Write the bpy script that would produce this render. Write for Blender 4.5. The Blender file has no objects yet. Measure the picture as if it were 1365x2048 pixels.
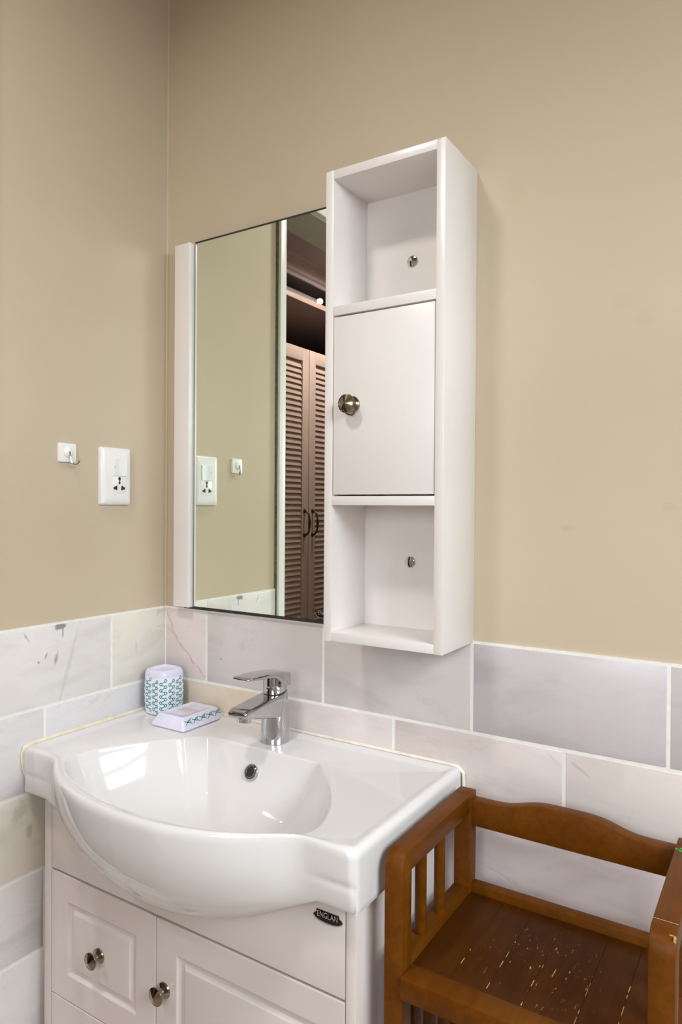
import bpy, bmesh, math, random
from mathutils import Vector, Matrix

# ------------------------------------------------------------------ frame
# All numbers below are metres.  x runs right along the back wall, y runs into the back wall,
# z is measured from the top edge of the wall tiles; T lifts it to height above the floor.
T = 1.05
random.seed(7)
scene = bpy.context.scene
C = scene.collection

# ------------------------------------------------------------------ camera
yaw, pitch, roll = 0.566810576, -0.00732984, 0.0066004
fwd = Vector((-math.sin(yaw) * math.cos(pitch), math.cos(yaw) * math.cos(pitch), math.sin(pitch)))
rgt = Vector((math.cos(yaw), math.sin(yaw), 0))
upv = rgt.cross(fwd)
r2 = math.cos(roll) * rgt + math.sin(roll) * upv
u2 = -math.sin(roll) * rgt + math.cos(roll) * upv
cam_d = bpy.data.cameras.new('camera')
cam_d.sensor_fit = 'HORIZONTAL'
cam_d.sensor_width = 36.0
cam_d.lens = 1391.645 / 1365.0 * 36.0
cam_d.clip_start = 0.02
cam = bpy.data.objects.new('camera', cam_d)
C.objects.link(cam)
m = Matrix.Identity(4)
for i in range(3):
    m[i][0], m[i][1], m[i][2] = r2[i], u2[i], -fwd[i]
m[0][3], m[1][3], m[2][3] = 1.159667, -1.09725, 0.225986 + T
cam.matrix_world = m
scene.camera = cam

# ------------------------------------------------------------------ world, daylight, exposure
world = bpy.data.worlds.new('sky')
scene.world = world
world.use_nodes = True
bgn = world.node_tree.nodes.get('Background')
bgn.inputs['Color'].default_value = (0.82, 0.92, 1.0, 1)
bgn.inputs['Strength'].default_value = 0.8
vs = scene.view_settings
vs.view_transform = 'Standard'
vs.look = 'None'
vs.gamma = 1.0
vs.use_curve_mapping = False
vs.exposure = 0.19
cy = scene.cycles
cy.max_bounces = 10
cy.diffuse_bounces = 6
cy.glossy_bounces = 6
cy.caustics_reflective = True
cy.blur_glossy = 0.3
cy.sample_clamp_indirect = 6.0
cy.use_denoising = True

ROOM_X, ROOM_Y, CEIL = 1.90, -1.95, 1.55          # right wall, wall behind the camera, ceiling
WIN = (-1.30, -0.30, 0.20, 1.12)                  # window opening in the right wall: y0,y1,z0,z1


def area_light(name, loc, target, sx, sy, power, col, shape='RECTANGLE', spread=math.pi):
    d = bpy.data.lights.new(name, 'AREA')
    d.shape = shape
    d.size, d.size_y = sx, sy
    d.energy = power
    d.color = col
    d.spread = spread
    o = bpy.data.objects.new(name, d)
    C.objects.link(o)
    o.location = (loc[0], loc[1], loc[2] + T)
    v = Vector(target) - Vector(loc)
    o.rotation_euler = v.to_track_quat('-Z', 'Y').to_euler()
    return o


# sky light arriving through the window of the right wall
area_light('window_daylight', (ROOM_X + 0.80, -0.95, 1.38), (0.0, -0.45, -0.25), 1.7, 1.3, 118.0, (0.875, 0.95, 1.0))

# fill light added behind the camera, entering by an invented opening
FILL_OP = (0.60, 1.60, 0.85)                            # invented opening in the wall facing the mirror: x0, x1, head
area_light('front_fill_light', (1.05, ROOM_Y - 0.70, 0.92), (0.9, 0.0, -0.45), 1.3, 1.3, 41.0, (0.885, 0.955, 1.0))

# ------------------------------------------------------------------ node helpers and materials
def new_mat(name, base=(0.8, 0.8, 0.8), rough=0.5, metal=0.0, coat=0.0, spec=0.5):
    mt = bpy.data.materials.new(name)
    mt.use_nodes = True
    nt = mt.node_tree
    b = nt.nodes['Principled BSDF']
    b.inputs['Base Color'].default_value = (*base, 1)
    b.inputs['Roughness'].default_value = rough
    b.inputs['Metallic'].default_value = metal
    b.inputs['Coat Weight'].default_value = coat
    b.inputs['Coat Roughness'].default_value = 0.05
    b.inputs['Specular IOR Level'].default_value = spec
    return mt, nt, b


def nd(nt, kind, **kw):
    n = nt.nodes.new(kind)
    for k, v in kw.items():
        if k.startswith('i_'):
            n.inputs[k[2:].replace('_', ' ')].default_value = v
        else:
            setattr(n, k, v)
    return n


def lk(nt, a, b):
    nt.links.new(a, b)


def ramp(nt, fac, stops):
    r = nt.nodes.new('ShaderNodeValToRGB')
    el = r.color_ramp.elements
    while len(el) < len(stops):
        el.new(0.5)
    for e, (p, c) in zip(el, stops):
        e.position = p
        e.color = (*c, 1) if len(c) == 3 else c
    lk(nt, fac, r.inputs['Fac'])
    return r


def mixc(nt, fac, a, b, mode='MIX'):
    n = nt.nodes.new('ShaderNodeMix')
    n.data_type = 'RGBA'
    n.blend_type = mode
    for sock, v in ((n.inputs[0], fac), (n.inputs[6], a), (n.inputs[7], b)):
        if hasattr(v, 'links') or hasattr(v, 'is_linked'):
            lk(nt, v, sock)
        elif isinstance(v, (int, float)):
            sock.default_value = v
        else:
            sock.default_value = (*v, 1)
    return n.outputs[2]


def mth(nt, op, a, b=None, c=None):
    n = nt.nodes.new('ShaderNodeMath')
    n.operation = op
    for sock, v in zip(n.inputs, (a, b, c)):
        if v is None:
            continue
        if hasattr(v, 'is_linked'):
            lk(nt, v, sock)
        else:
            sock.default_value = v
    return n.outputs[0]


def noise(nt, vec, scale, detail=3, rough=0.5, dist=0.0):
    n = nd(nt, 'ShaderNodeTexNoise', i_Scale=scale, i_Detail=detail, i_Roughness=rough, i_Distortion=dist)
    lk(nt, vec, n.inputs['Vector'])
    return n.outputs['Fac']


def position(nt):
    return nt.nodes.new('ShaderNodeNewGeometry').outputs['Position']


def objpos(nt):
    return nt.nodes.new('ShaderNodeTexCoord').outputs['Object']


def bump(nt, bsdf, h, strength=0.2, dist=0.001):
    n = nd(nt, 'ShaderNodeBump', i_Strength=strength, i_Distance=dist)
    lk(nt, h, n.inputs['Height'])
    lk(nt, n.outputs['Normal'], bsdf.inputs['Normal'])


def mapping(nt, vec, loc=(0, 0, 0), rot=(0, 0, 0), scale=(1, 1, 1)):
    n = nt.nodes.new('ShaderNodeMapping')
    n.inputs['Location'].default_value = loc
    n.inputs['Rotation'].default_value = rot
    n.inputs['Scale'].default_value = scale
    lk(nt, vec, n.inputs['Vector'])
    return n.outputs[0]


def spot(nt, vec, center, radii, rot_axis=None, ang=0.0, warp=0.35, wscale=60.0, soft=0.25, disp=0.0):
    """a stain of its own shape: an ellipse at a place on the wall, ragged by noise"""
    c = (center[0], center[1], center[2] + T)
    raw = vec
    if disp:
        nn = nd(nt, 'ShaderNodeTexNoise', i_Scale=42.0, i_Detail=4.0, i_Roughness=0.65)
        lk(nt, vec, nn.inputs['Vector'])
        ma = nt.nodes.new('ShaderNodeVectorMath'); ma.operation = 'MULTIPLY_ADD'
        lk(nt, nn.outputs['Color'], ma.inputs[0])
        ma.inputs[1].default_value = (disp, disp, disp)
        off = nt.nodes.new('ShaderNodeVectorMath'); off.operation = 'SUBTRACT'
        lk(nt, vec, off.inputs[0]); off.inputs[1].default_value = (disp / 2, disp / 2, disp / 2)
        lk(nt, off.outputs[0], ma.inputs[2])
        vec = ma.outputs[0]
    sub = nt.nodes.new('ShaderNodeVectorMath'); sub.operation = 'SUBTRACT'
    lk(nt, vec, sub.inputs[0]); sub.inputs[1].default_value = c
    v = sub.outputs[0]
    if rot_axis:
        r = nt.nodes.new('ShaderNodeVectorRotate'); r.rotation_type = rot_axis
        lk(nt, v, r.inputs['Vector']); r.inputs['Angle'].default_value = ang
        v = r.outputs[0]
    s = nt.nodes.new('ShaderNodeVectorMath'); s.operation = 'DIVIDE'
    lk(nt, v, s.inputs[0]); s.inputs[1].default_value = radii
    l = nt.nodes.new('ShaderNodeVectorMath'); l.operation = 'LENGTH'
    lk(nt, s.outputs[0], l.inputs[0])
    nz = noise(nt, raw, wscale, 4, 0.6)
    d = mth(nt, 'ADD', l.outputs['Value'], mth(nt, 'MULTIPLY', mth(nt, 'SUBTRACT', nz, 0.5), warp * 4))
    mr = nd(nt, 'ShaderNodeMapRange')
    lk(nt, d, mr.inputs['Value'])
    mr.inputs['From Min'].default_value = 1.0 + soft
    mr.inputs['From Max'].default_value = 1.0 - soft
    return mr.outputs[0]


M = {}


def mat_plaster():
    mt, nt, b = new_mat('beige_plaster', rough=0.62, spec=0.3)
    P = position(nt)
    n1 = noise(nt, P, 2.2, 4, 0.55)
    r = ramp(nt, n1, [(0.3, (0.540, 0.452, 0.332)), (0.7, (0.572, 0.482, 0.358))])
    col = r.outputs[0]
    for c, rad, colr in (((0.985, 0, 0.505), (0.011, 0.05, 0.012), (0.54, 0.42, 0.29)),
                         ((0.955, 0, 0.535), (0.014, 0.05, 0.014), (0.55, 0.44, 0.32)),
                         ((0.875, 0, 0.195), (0.012, 0.05, 0.005), (0.50, 0.41, 0.27)),
                         ((1.02, 0, 0.23), (0.010, 0.05, 0.006), (0.52, 0.42, 0.29)),
                         ((0.79, 0, 0.735), (0.012, 0.05, 0.02), (0.56, 0.45, 0.31))):
        f = spot(nt, P, c, rad, warp=0.3, wscale=45)
        col = mixc(nt, mth(nt, 'MULTIPLY', f, 0.5), col, colr)
    lk(nt, col, b.inputs['Base Color'])
    st = mapping(nt, P, scale=(6, 6, 160))
    h = mth(nt, 'ADD', mth(nt, 'MULTIPLY', noise(nt, st, 3, 3), 0.35), noise(nt, P, 260, 2))
    bump(nt, b, h, 0.10, 0.0008)
    return mt


def mat_marble():
    mt, nt, b = new_mat('pale_marble', rough=0.26, spec=0.45)
    P = position(nt)
    oi = nt.nodes.new('ShaderNodeObjectInfo')
    comb = nt.nodes.new('ShaderNodeCombineXYZ')
    for k, mul in enumerate((13.0, 29.0, 7.0)):
        lk(nt, mth(nt, 'MULTIPLY', oi.outputs['Random'], mul), comb.inputs[k])
    add = nt.nodes.new('ShaderNodeVectorMath'); add.operation = 'ADD'
    lk(nt, P, add.inputs[0]); lk(nt, comb.outputs[0], add.inputs[1])
    V = mapping(nt, add.outputs[0], rot=(0.5, 0.6, 0.2), scale=(1, 1, 2.4))
    cloud = noise(nt, V, 6, 5, 0.55, 0.6)
    warm = ramp(nt, cloud, [(0.25, (0.86, 0.83, 0.83)), (0.5, (1, 1, 1)), (0.78, (1.0, 0.955, 0.915))])
    col = mixc(nt, 1.0, oi.outputs['Color'], warm.outputs[0], 'MULTIPLY')
    # thin veins: where a warped noise crosses its middle
    vn = noise(nt, V, 3.4, 6, 0.62, 1.4)
    band = mth(nt, 'ABSOLUTE', mth(nt, 'SUBTRACT', vn, 0.5))
    vein = nd(nt, 'ShaderNodeMapRange'); lk(nt, band, vein.inputs['Value'])
    vein.inputs['From Min'].default_value = 0.016; vein.inputs['From Max'].default_value = 0.0
    patch = nd(nt, 'ShaderNodeMapRange'); lk(nt, noise(nt, add.outputs[0], 9, 2), patch.inputs['Value'])
    patch.inputs['From Min'].default_value = 0.5; patch.inputs['From Max'].default_value = 0.7
    f = mth(nt, 'MULTIPLY', mth(nt, 'MULTIPLY', vein.outputs[0], patch.outputs[0]), 0.40)
    col = mixc(nt, f, col, (0.52, 0.40, 0.36))
    # the marks that single out the first tiles of the left wall and of the corner
    for c, rad, ax, an, colr, k in (
            ((0, -0.268, -0.004), (0.02, 0.012, 0.006), None, 0, (0.21, 0.21, 0.26), 0.9),
            ((0, -0.262, -0.012), (0.02, 0.0016, 0.011), None, 0, (0.26, 0.25, 0.29), 0.8),
            ((0, -0.276, -0.064), (0.02, 0.0028, 0.012), 'X_AXIS', 0.25, (0.30, 0.27, 0.31), 0.75),
            ((0, -0.298, -0.056), (0.02, 0.0018, 0.006), 'X_AXIS', 0.25, (0.33, 0.27, 0.32), 0.75),
            ((0, -0.313, -0.066), (0.02, 0.0020, 0.0024), None, 0, (0.33, 0.24, 0.27), 0.75),
            ((0, -0.338, -0.017), (0.02, 0.0018, 0.010), 'X_AXIS', -0.5, (0.45, 0.40, 0.44), 0.7),
            ((0, -0.250, -0.085), (0.02, 0.0042, 0.070), 'X_AXIS', 0.30, (0.56, 0.55, 0.58), 0.55),
            ((0, -0.084, -0.075), (0.02, 0.0026, 0.014), None, 0, (0.58, 0.55, 0.60), 0.6),
            ((0, -0.070, -0.06), (0.02, 0.0024, 0.03), None, 0, (0.70, 0.67, 0.70), 0.5),
            ((0, -0.35, -0.33), (0.02, 0.012, 0.02), 'X_AXIS', 0.6, (0.50, 0.42, 0.38), 0.55),
            ((0, -0.33, -0.37), (0.02, 0.006, 0.012), None, 0, (0.42, 0.36, 0.36), 0.6),
            ((0.055, 0, -0.085), (0.085, 0.03, 0.0026), 'Y_AXIS', -0.72, (0.60, 0.40, 0.33), 0.65),
            ((0.016, 0, -0.035), (0.045, 0.03, 0.0022), 'Y_AXIS', -1.05, (0.58, 0.40, 0.36), 0.6),
            ((0.90, 0, -0.175), (0.016, 0.02, 0.0022), 'Y_AXIS', -0.6, (0.45, 0.40, 0.42), 0.5),
            ((0.86, 0, -0.168), (0.012, 0.02, 0.0016), 'Y_AXIS', -0.6, (0.50, 0.44, 0.45), 0.45),
            ((0.165, 0, -0.096), (0.0014, 0.02, 0.0014), None, 0, (0.15, 0.10, 0.08), 0.9),
            ((0.29, 0, -0.118), (0.0014, 0.02, 0.0014), None, 0, (0.20, 0.13, 0.08), 0.8)):
        s = spot(nt, P, c, rad, ax, an, warp=0.5, wscale=70, soft=0.35, disp=0.022 if max(rad[0], rad[2]) > .04 and ax == 'Y_AXIS' else 0.006)
        col = mixc(nt, mth(nt, 'MULTIPLY', s, k), col, colr)
    lk(nt, col, b.inputs['Base Color'])
    return mt


def mat_wood():
    mt, nt, b = new_mat('orange_brown_wood', rough=0.42, coat=0.0, spec=0.14)
    b.inputs['Coat Roughness'].default_value = 0.25
    V = position(nt)
    g = mapping(nt, V, scale=(60, 5, 60))
    n1 = noise(nt, g, 1.6, 5, 0.6, 0.5)
    n2 = noise(nt, V, 14, 3)
    n3 = mth(nt, 'ADD', mth(nt, 'MULTIPLY', n1, 0.6), mth(nt, 'MULTIPLY', n2, 0.4))
    r = ramp(nt, n3, [(0.28, (0.080, 0.0220, 0.0008)), (0.5, (0.116, 0.0345, 0.0013)), (0.72, (0.155, 0.0485, 0.0020))])
    lk(nt, r.outputs[0], b.inputs['Base Color'])
    bump(nt, b, n1, 0.05, 0.0005)
    return mt


def mat_seatwood():
    mt, nt, b = new_mat('scuffed_seat_wood', rough=0.38, coat=0.0, spec=0.16)
    b.inputs['Coat Roughness'].default_value = 0.2
    V = position(nt)
    g = mapping(nt, V, scale=(70, 6, 60))
    n1 = noise(nt, g, 1.6, 5, 0.6, 0.5)
    n2 = noise(nt, V, 12, 3)
    n3 = mth(nt, 'ADD', mth(nt, 'MULTIPLY', n1, 0.6), mth(nt, 'MULTIPLY', n2, 0.4))
    r = ramp(nt, n3, [(0.28, (0.036, 0.0095, 0.0004)), (0.5, (0.054, 0.0150, 0.0006)), (0.72, (0.074, 0.0215, 0.0009))])
    # worn-through flecks in the middle of the seat, stretched along the planks
    fl = mapping(nt, V, scale=(320, 75, 1))
    fn = noise(nt, fl, 1.0, 3, 0.55)
    patch = spot(nt, V, (0.90, -0.175, -0.378), (0.055, 0.060, 0.2), warp=0.22, wscale=18, soft=0.7)
    thr = nd(nt, 'ShaderNodeMapRange'); lk(nt, fn, thr.inputs['Value'])
    thr.inputs['From Min'].default_value = 0.665; thr.inputs['From Max'].default_value = 0.70
    f = mth(nt, 'MULTIPLY', thr.outputs[0], patch)
    col = mixc(nt, f, r.outputs[0], (0.62, 0.38, 0.12))
    lk(nt, col, b.inputs['Base Color'])
    bump(nt, b, n1, 0.05, 0.0005)
    return mt


def mat_simple(name, base, rough, bump_s=0.0, var=0.04, scale=30, **kw):
    mt, nt, b = new_mat(name, base, rough, **kw)
    V = position(nt)
    n = noise(nt, V, scale, 3)
    lo = tuple(c * (1 - var) for c in base)
    hi = tuple(min(1, c * (1 + var)) for c in base)
    r = ramp(nt, n, [(0.3, lo), (0.7, hi)])
    lk(nt, r.outputs[0], b.inputs['Base Color'])
    if bump_s:
        bump(nt, b, noise(nt, V, scale * 12, 2), bump_s, 0.0005)
    return mt


def mat_emit(name, col, strength):
    mt, nt, b = new_mat(name, col, 0.5)
    b.inputs['Emission Color'].default_value = (*col, 1)
    b.inputs['Emission Strength'].default_value = strength
    return mt


M['plaster'] = mat_plaster()
M['marble'] = mat_marble()
M['wood'] = mat_wood()
M['seat'] = mat_seatwood()
M['gap_wood'] = mat_simple('worn_pale_wood', (0.55, 0.34, 0.12), 0.6, scale=80, var=0.3)
M['grout'] = mat_simple('cream_white_grout', (0.82, 0.81, 0.765), 0.7, 0.15, 0.05, 60)
M['sealant'] = mat_simple('yellowed_sealant', (0.78, 0.70, 0.56), 0.45, 0.05, 0.10, 45)
M['sealant_white'] = mat_simple('pale_sealant', (0.76, 0.72, 0.64), 0.45, 0.05, 0.10, 38)
M['ceramic'] = mat_simple('white_ceramic', (0.705, 0.690, 0.690), 0.05, var=0.004, scale=4, coat=0.3)
M['lacquer'] = mat_simple('white_lacquer', (0.795, 0.755, 0.735), 0.30, 0.02, 0.012, 12)
M['vanity'] = mat_simple('glossy_white_lacquer', (0.655, 0.585, 0.56), 0.10, var=0.012, scale=8)
M['chrome'] = mat_simple('chrome', (0.52, 0.52, 0.545), 0.05, var=0.02, scale=30, metal=1.0)
M['nickel'] = mat_simple('warm_nickel', (0.34, 0.29, 0.23), 0.16, var=0.05, scale=90, metal=1.0)
M['darkmetal'] = mat_simple('dark_hole', (0.012, 0.011, 0.010), 0.5, var=0.2)
M['board_shade'] = mat_simple('shade_brown_board', (0.050, 0.038, 0.026), 0.6, var=0.2, scale=60)
M['blackline'] = mat_simple('black_edging', (0.03, 0.024, 0.02), 0.5, var=0.2, scale=60)
M['gap_shade'] = mat_simple('casing_shade_grey', (0.16, 0.16, 0.13), 0.7, var=0.3, scale=90)
M['plastic'] = mat_simple('white_plastic', (0.84, 0.835, 0.83), 0.22, var=0.01, scale=20)
M['lavender'] = mat_simple('lavender_plastic', (0.70, 0.69, 0.84), 0.22, var=0.02, scale=60)
M['cupwhite'] = mat_simple('white_printed_plastic', (0.76, 0.79, 0.88), 0.25, var=0.02, scale=60)
M['teal'] = mat_simple('teal_print', (0.0, 0.235, 0.215), 0.4, var=0.1, scale=120)
M['sticker'] = mat_simple('faded_paper', (0.60, 0.55, 0.50), 0.7, var=0.25, scale=260)
M['badgeblack'] = mat_simple('black_enamel', (0.008, 0.008, 0.009), 0.2, var=0.1)
M['badgesilver'] = mat_simple('silver_print', (0.62, 0.58, 0.55), 0.3, var=0.08, metal=0.6)
M['green'] = mat_simple('green_paint', (0.06, 0.42, 0.03), 0.5, var=0.4, scale=300)
M['white_trim'] = mat_simple('white_gloss_trim', (0.80, 0.80, 0.77), 0.3, var=0.02)
M['soffit'] = mat_simple('taupe_trim', (0.46, 0.43, 0.36), 0.5, var=0.05)
M['hall'] = mat_simple('mauve_paint', (0.34, 0.27, 0.285), 0.7, 0.05, 0.04, 8)
M['louver'] = mat_simple('rose_beige_paint', (0.52, 0.40, 0.36), 0.30, var=0.03, scale=40)
M['carcass'] = mat_simple('dark_mauve_board', (0.10, 0.07, 0.07), 0.6, var=0.1, scale=20)
M['shelf'] = mat_simple('pink_beige_board', (0.40, 0.29, 0.25), 0.4, var=0.05)
M['bronze'] = mat_simple('dark_bronze', (0.10, 0.065, 0.045), 0.3, var=0.1, metal=0.9)
M['floor'] = mat_simple('beige_floor', (0.46, 0.38, 0.30), 0.3, 0.02, 0.08, 10)
M['ceiling'] = mat_simple('ceiling_paint', (0.42, 0.345, 0.20), 0.8, 0.02, 0.02, 10)
M['lampglass'] = mat_emit('lit_diffuser', (1.0, 0.95, 0.88), 6.0)
M['bulb'] = mat_emit('lit_bulb', (0.9, 1.0, 0.95), 5.0)


def mat_mirror():
    mt, nt, b = new_mat('mirror_silver', (0.92, 0.95, 0.83), 0.0, metal=1.0)
    n = noise(nt, position(nt), 3, 2)
    r = ramp(nt, n, [(0.3, (0.885, 0.94, 0.85)), (0.7, (0.90, 0.95, 0.865))])
    lk(nt, r.outputs[0], b.inputs['Base Color'])
    return mt


M['mirror'] = mat_mirror()


def mat_glass():
    mt, nt, b = new_mat('window_glass', (0.95, 0.98, 1.0), 0.02)
    b.inputs['Transmission Weight'].default_value = 1.0
    b.inputs['IOR'].default_value = 1.02
    n = noise(nt, position(nt), 4, 1)
    r = ramp(nt, n, [(0.3, (0.95, 0.98, 1.0)), (0.7, (0.97, 0.99, 1.0))])
    lk(nt, r.outputs[0], b.inputs['Base Color'])
    return mt


M['glass'] = mat_glass()

# ------------------------------------------------------------------ mesh helpers (world coordinates, z from the tile top)
def bx(bm, x0, x1, y0, y1, z0, z1, bev=0.0, seg=2, edges=None):
    r = bmesh.ops.create_cube(bm, size=1.0)
    vs_ = r['verts']
    for v in vs_:
        v.co = Vector((x0 + (v.co.x + .5) * (x1 - x0), y0 + (v.co.y + .5) * (y1 - y0), z0 + (v.co.z + .5) * (z1 - z0)))
    if bev:
        es = set(e for v in vs_ for e in v.link_edges)
        if edges:
            es = [e for e in es if edges(e)]
        bmesh.ops.bevel(bm, geom=list(es), offset=bev, segments=seg, affect='EDGES', profile=0.5)
    return bm


def box(*a, **k):
    return bx(bmesh.new(), *a, **k)


def prism(bm, pts, axis, a0, a1, bev=0.0, seg=2):
    """closed polygon (two coordinates) pushed along the given axis"""
    def mk(p, a):
        return {'x': (a, p[0], p[1]), 'y': (p[0], a, p[1]), 'z': (p[0], p[1], a)}[axis]
    A = [bm.verts.new(mk(p, a0)) for p in pts]
    B = [bm.verts.new(mk(p, a1)) for p in pts]
    n = len(pts)
    fs = [bm.faces.new(A), bm.faces.new(B[::-1])]
    for i in range(n):
        j = (i + 1) % n
        fs.append(bm.faces.new((A[j], A[i], B[i], B[j])))
    bmesh.ops.recalc_face_normals(bm, faces=fs)
    if bev:
        es = [e for f in fs[:2] for e in f.edges]
        bmesh.ops.bevel(bm, geom=list(set(es)), offset=bev, segments=seg, affect='EDGES', profile=0.5)
    return bm


def loft(bm, rings, close=True, cap0=False, cap1=False):
    R = [[bm.verts.new(p) for p in r] for r in rings]
    n = len(R[0])
    for a, b in zip(R[:-1], R[1:]):
        for i in range(n if close else n - 1):
            j = (i + 1) % n
            try:
                bm.faces.new((a[i], a[j], b[j], b[i]))
            except ValueError:
                pass
    if cap0:
        bm.faces.new(R[0][::-1])
    if cap1:
        bm.faces.new(R[-1])
    bmesh.ops.recalc_face_normals(bm, faces=bm.faces)
    return bm


def lathe(bm, prof, origin, axis, n=32, cap=True):
    """prof: (radius, distance along axis)"""
    ax = Vector(axis).normalized()
    t = Vector((0, 0, 1)) if abs(ax.z) < 0.9 else Vector((1, 0, 0))
    u = ax.cross(t).normalized(); w = ax.cross(u)
    o = Vector(origin)
    rings = []
    for r, d in prof:
        rings.append([o + ax * d + (u * math.cos(2 * math.pi * i / n) + w * math.sin(2 * math.pi * i / n)) * max(r, 1e-5) for i in range(n)])
    return loft(bm, rings, True, cap, cap)


def tube(bm, pts, r, n=10, cap=True):
    pts = [Vector(p) for p in pts]
    rings = []
    prev = None
    for i, p in enumerate(pts):
        d = (pts[min(i + 1, len(pts) - 1)] - pts[max(i - 1, 0)]).normalized()
        if prev is None:
            t = Vector((0, 0, 1)) if abs(d.z) < 0.9 else Vector((1, 0, 0))
            u = d.cross(t).normalized()
        else:
            u = (prev - d * prev.dot(d)).normalized()
        prev = u
        w = d.cross(u)
        rr = r[i] if isinstance(r, (list, tuple)) else r
        rings.append([p + (u * math.cos(2 * math.pi * k / n) + w * math.sin(2 * math.pi * k / n)) * rr for k in range(n)])
    return loft(bm, rings, True, cap, cap)


def smooth_mesh(me, ang=35):
    for p in me.polygons:
        p.use_smooth = True
    try:
        me.set_sharp_from_angle(angle=math.radians(ang))
    except Exception:
        pass


ROOTREL = {}


def mk_mesh(name, bm, mat, origin=(0, 0, 0), smooth=True, ang=35):
    o = Vector(origin)
    for v in bm.verts:
        v.co -= o
    me = bpy.data.meshes.new(name)
    bm.to_mesh(me); bm.free()
    if smooth:
        smooth_mesh(me, ang)
    me.materials.append(M[mat])
    return me


def props(o, label=None, cat=None, group=None, kind=None):
    if label: o['label'] = label
    if cat: o['category'] = cat
    if group: o['group'] = group
    if kind: o['kind'] = kind
    return o


def solid(name, bm, mat, origin, label=None, cat=None, group=None, kind=None, ang=35):
    """a top-level thing (or a piece of the setting) that is one mesh"""
    o = bpy.data.objects.new(name, mk_mesh(name, bm, mat, origin, True, ang))
    C.objects.link(o)
    o.location = (origin[0], origin[1], origin[2] + T)
    ROOTREL[o.name] = Vector(origin)
    return props(o, label, cat, group, kind)


def thing(name, origin, label=None, cat=None, group=None, kind=None):
    o = bpy.data.objects.new(name, None)
    o.empty_display_size = 0.05
    C.objects.link(o)
    o.location = (origin[0], origin[1], origin[2] + T)
    ROOTREL[o.name] = Vector(origin)
    return props(o, label, cat, group, kind)


def root_of(o):
    while o.parent:
        o = o.parent
    return o


def part(name, bm, mat, parent, label=None, ang=35, kind=None):
    me = mk_mesh(name, bm, mat, ROOTREL[root_of(parent).name], True, ang)
    o = bpy.data.objects.new(name, me)
    C.objects.link(o)
    o.parent = parent
    return props(o, label, kind=kind)


def part_copy(o, offset, parent=None):
    c = o.copy()
    C.objects.link(c)
    c.parent = parent or o.parent
    c.location = Vector(o.location) + Vector(offset)
    return c


# ------------------------------------------------------------------ the room
PL = 0.004     # the plaster lies this far behind the tile faces
DO = (-1.26, -0.441, 1.08)      # doorway in the left wall: y far, y near, head height
WT = 0.125     # wall thickness
FL = -T


wall_back = solid('wall_back', box(-WT, ROOM_X, PL, PL + 0.12, FL, CEIL), 'plaster', (0.9, PL, FL), kind='structure',
                  label='beige painted back wall behind the mirror and the tall white cabinet')
bm = bmesh.new()
bx(bm, -WT, -PL, DO[1], PL, FL, CEIL)
bx(bm, -WT, -PL, DO[0], DO[1], DO[2], CEIL)
bx(bm, -WT, -PL, ROOM_Y, DO[0], FL, CEIL)
wall_left = solid('wall_left', bm, 'plaster', (-WT / 2, -0.2, FL), kind='structure',
                  label='beige painted left wall with the switch plate and the hook')
bm = bmesh.new()
wx0, wx1 = ROOM_X, ROOM_X + 0.12
bx(bm, wx0, wx1, ROOM_Y, PL + .12, FL, WIN[2])
bx(bm, wx0, wx1, ROOM_Y, PL + .12, WIN[3], CEIL)
bx(bm, wx0, wx1, ROOM_Y, WIN[0], WIN[2], WIN[3])
bx(bm, wx0, wx1, WIN[1], PL + .12, WIN[2], WIN[3])
solid('wall_right', bm, 'plaster', (ROOM_X, -0.9, FL), kind='structure', label='beige right wall with the window')
bm = bmesh.new()
bx(bm, -WT, FILL_OP[0], ROOM_Y - 0.12, ROOM_Y, FL, CEIL)
bx(bm, FILL_OP[1], ROOM_X + .12, ROOM_Y - 0.12, ROOM_Y, FL, CEIL)
bx(bm, FILL_OP[0], FILL_OP[1], ROOM_Y - 0.12, ROOM_Y, FILL_OP[2], CEIL)
solid('wall_front', bm, 'plaster', (0.9, ROOM_Y, FL), kind='structure',
      label='beige wall facing the mirror')
solid('floor', box(-1.60, ROOM_X + 0.12, -3.2, PL + 0.12, FL - 0.08, FL), 'floor', (0, -1, FL), kind='structure',
      label='beige floor of bathroom and hall')
solid('ceiling', box(-WT, ROOM_X + 0.12, ROOM_Y - 0.12, PL + 0.12, CEIL, CEIL + 0.08), 'ceiling', (0.9, -1, CEIL), kind='structure',
      label='pale bathroom ceiling')

# window of the right wall
w1 = thing('window_1', (ROOM_X + 0.05, -0.9, WIN[2]), 'white window of the right wall', kind='structure')
fw = 0.05
bm = bmesh.new()
bx(bm, wx0 + .03, wx0 + .08, WIN[0], WIN[1], WIN[2], WIN[2] + fw)
bx(bm, wx0 + .03, wx0 + .08, WIN[0], WIN[1], WIN[3] - fw, WIN[3])
bx(bm, wx0 + .03, wx0 + .08, WIN[0], WIN[0] + fw, WIN[2], WIN[3])
bx(bm, wx0 + .03, wx0 + .08, WIN[1] - fw, WIN[1], WIN[2], WIN[3])
part('window_frame', bm, 'white_trim', w1)
ym = (WIN[0] + WIN[1]) / 2
part('transom', box(wx0 + .032, wx0 + .078, WIN[0] + fw, WIN[1] - fw, .60, .665), 'white_trim', w1)

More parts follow.
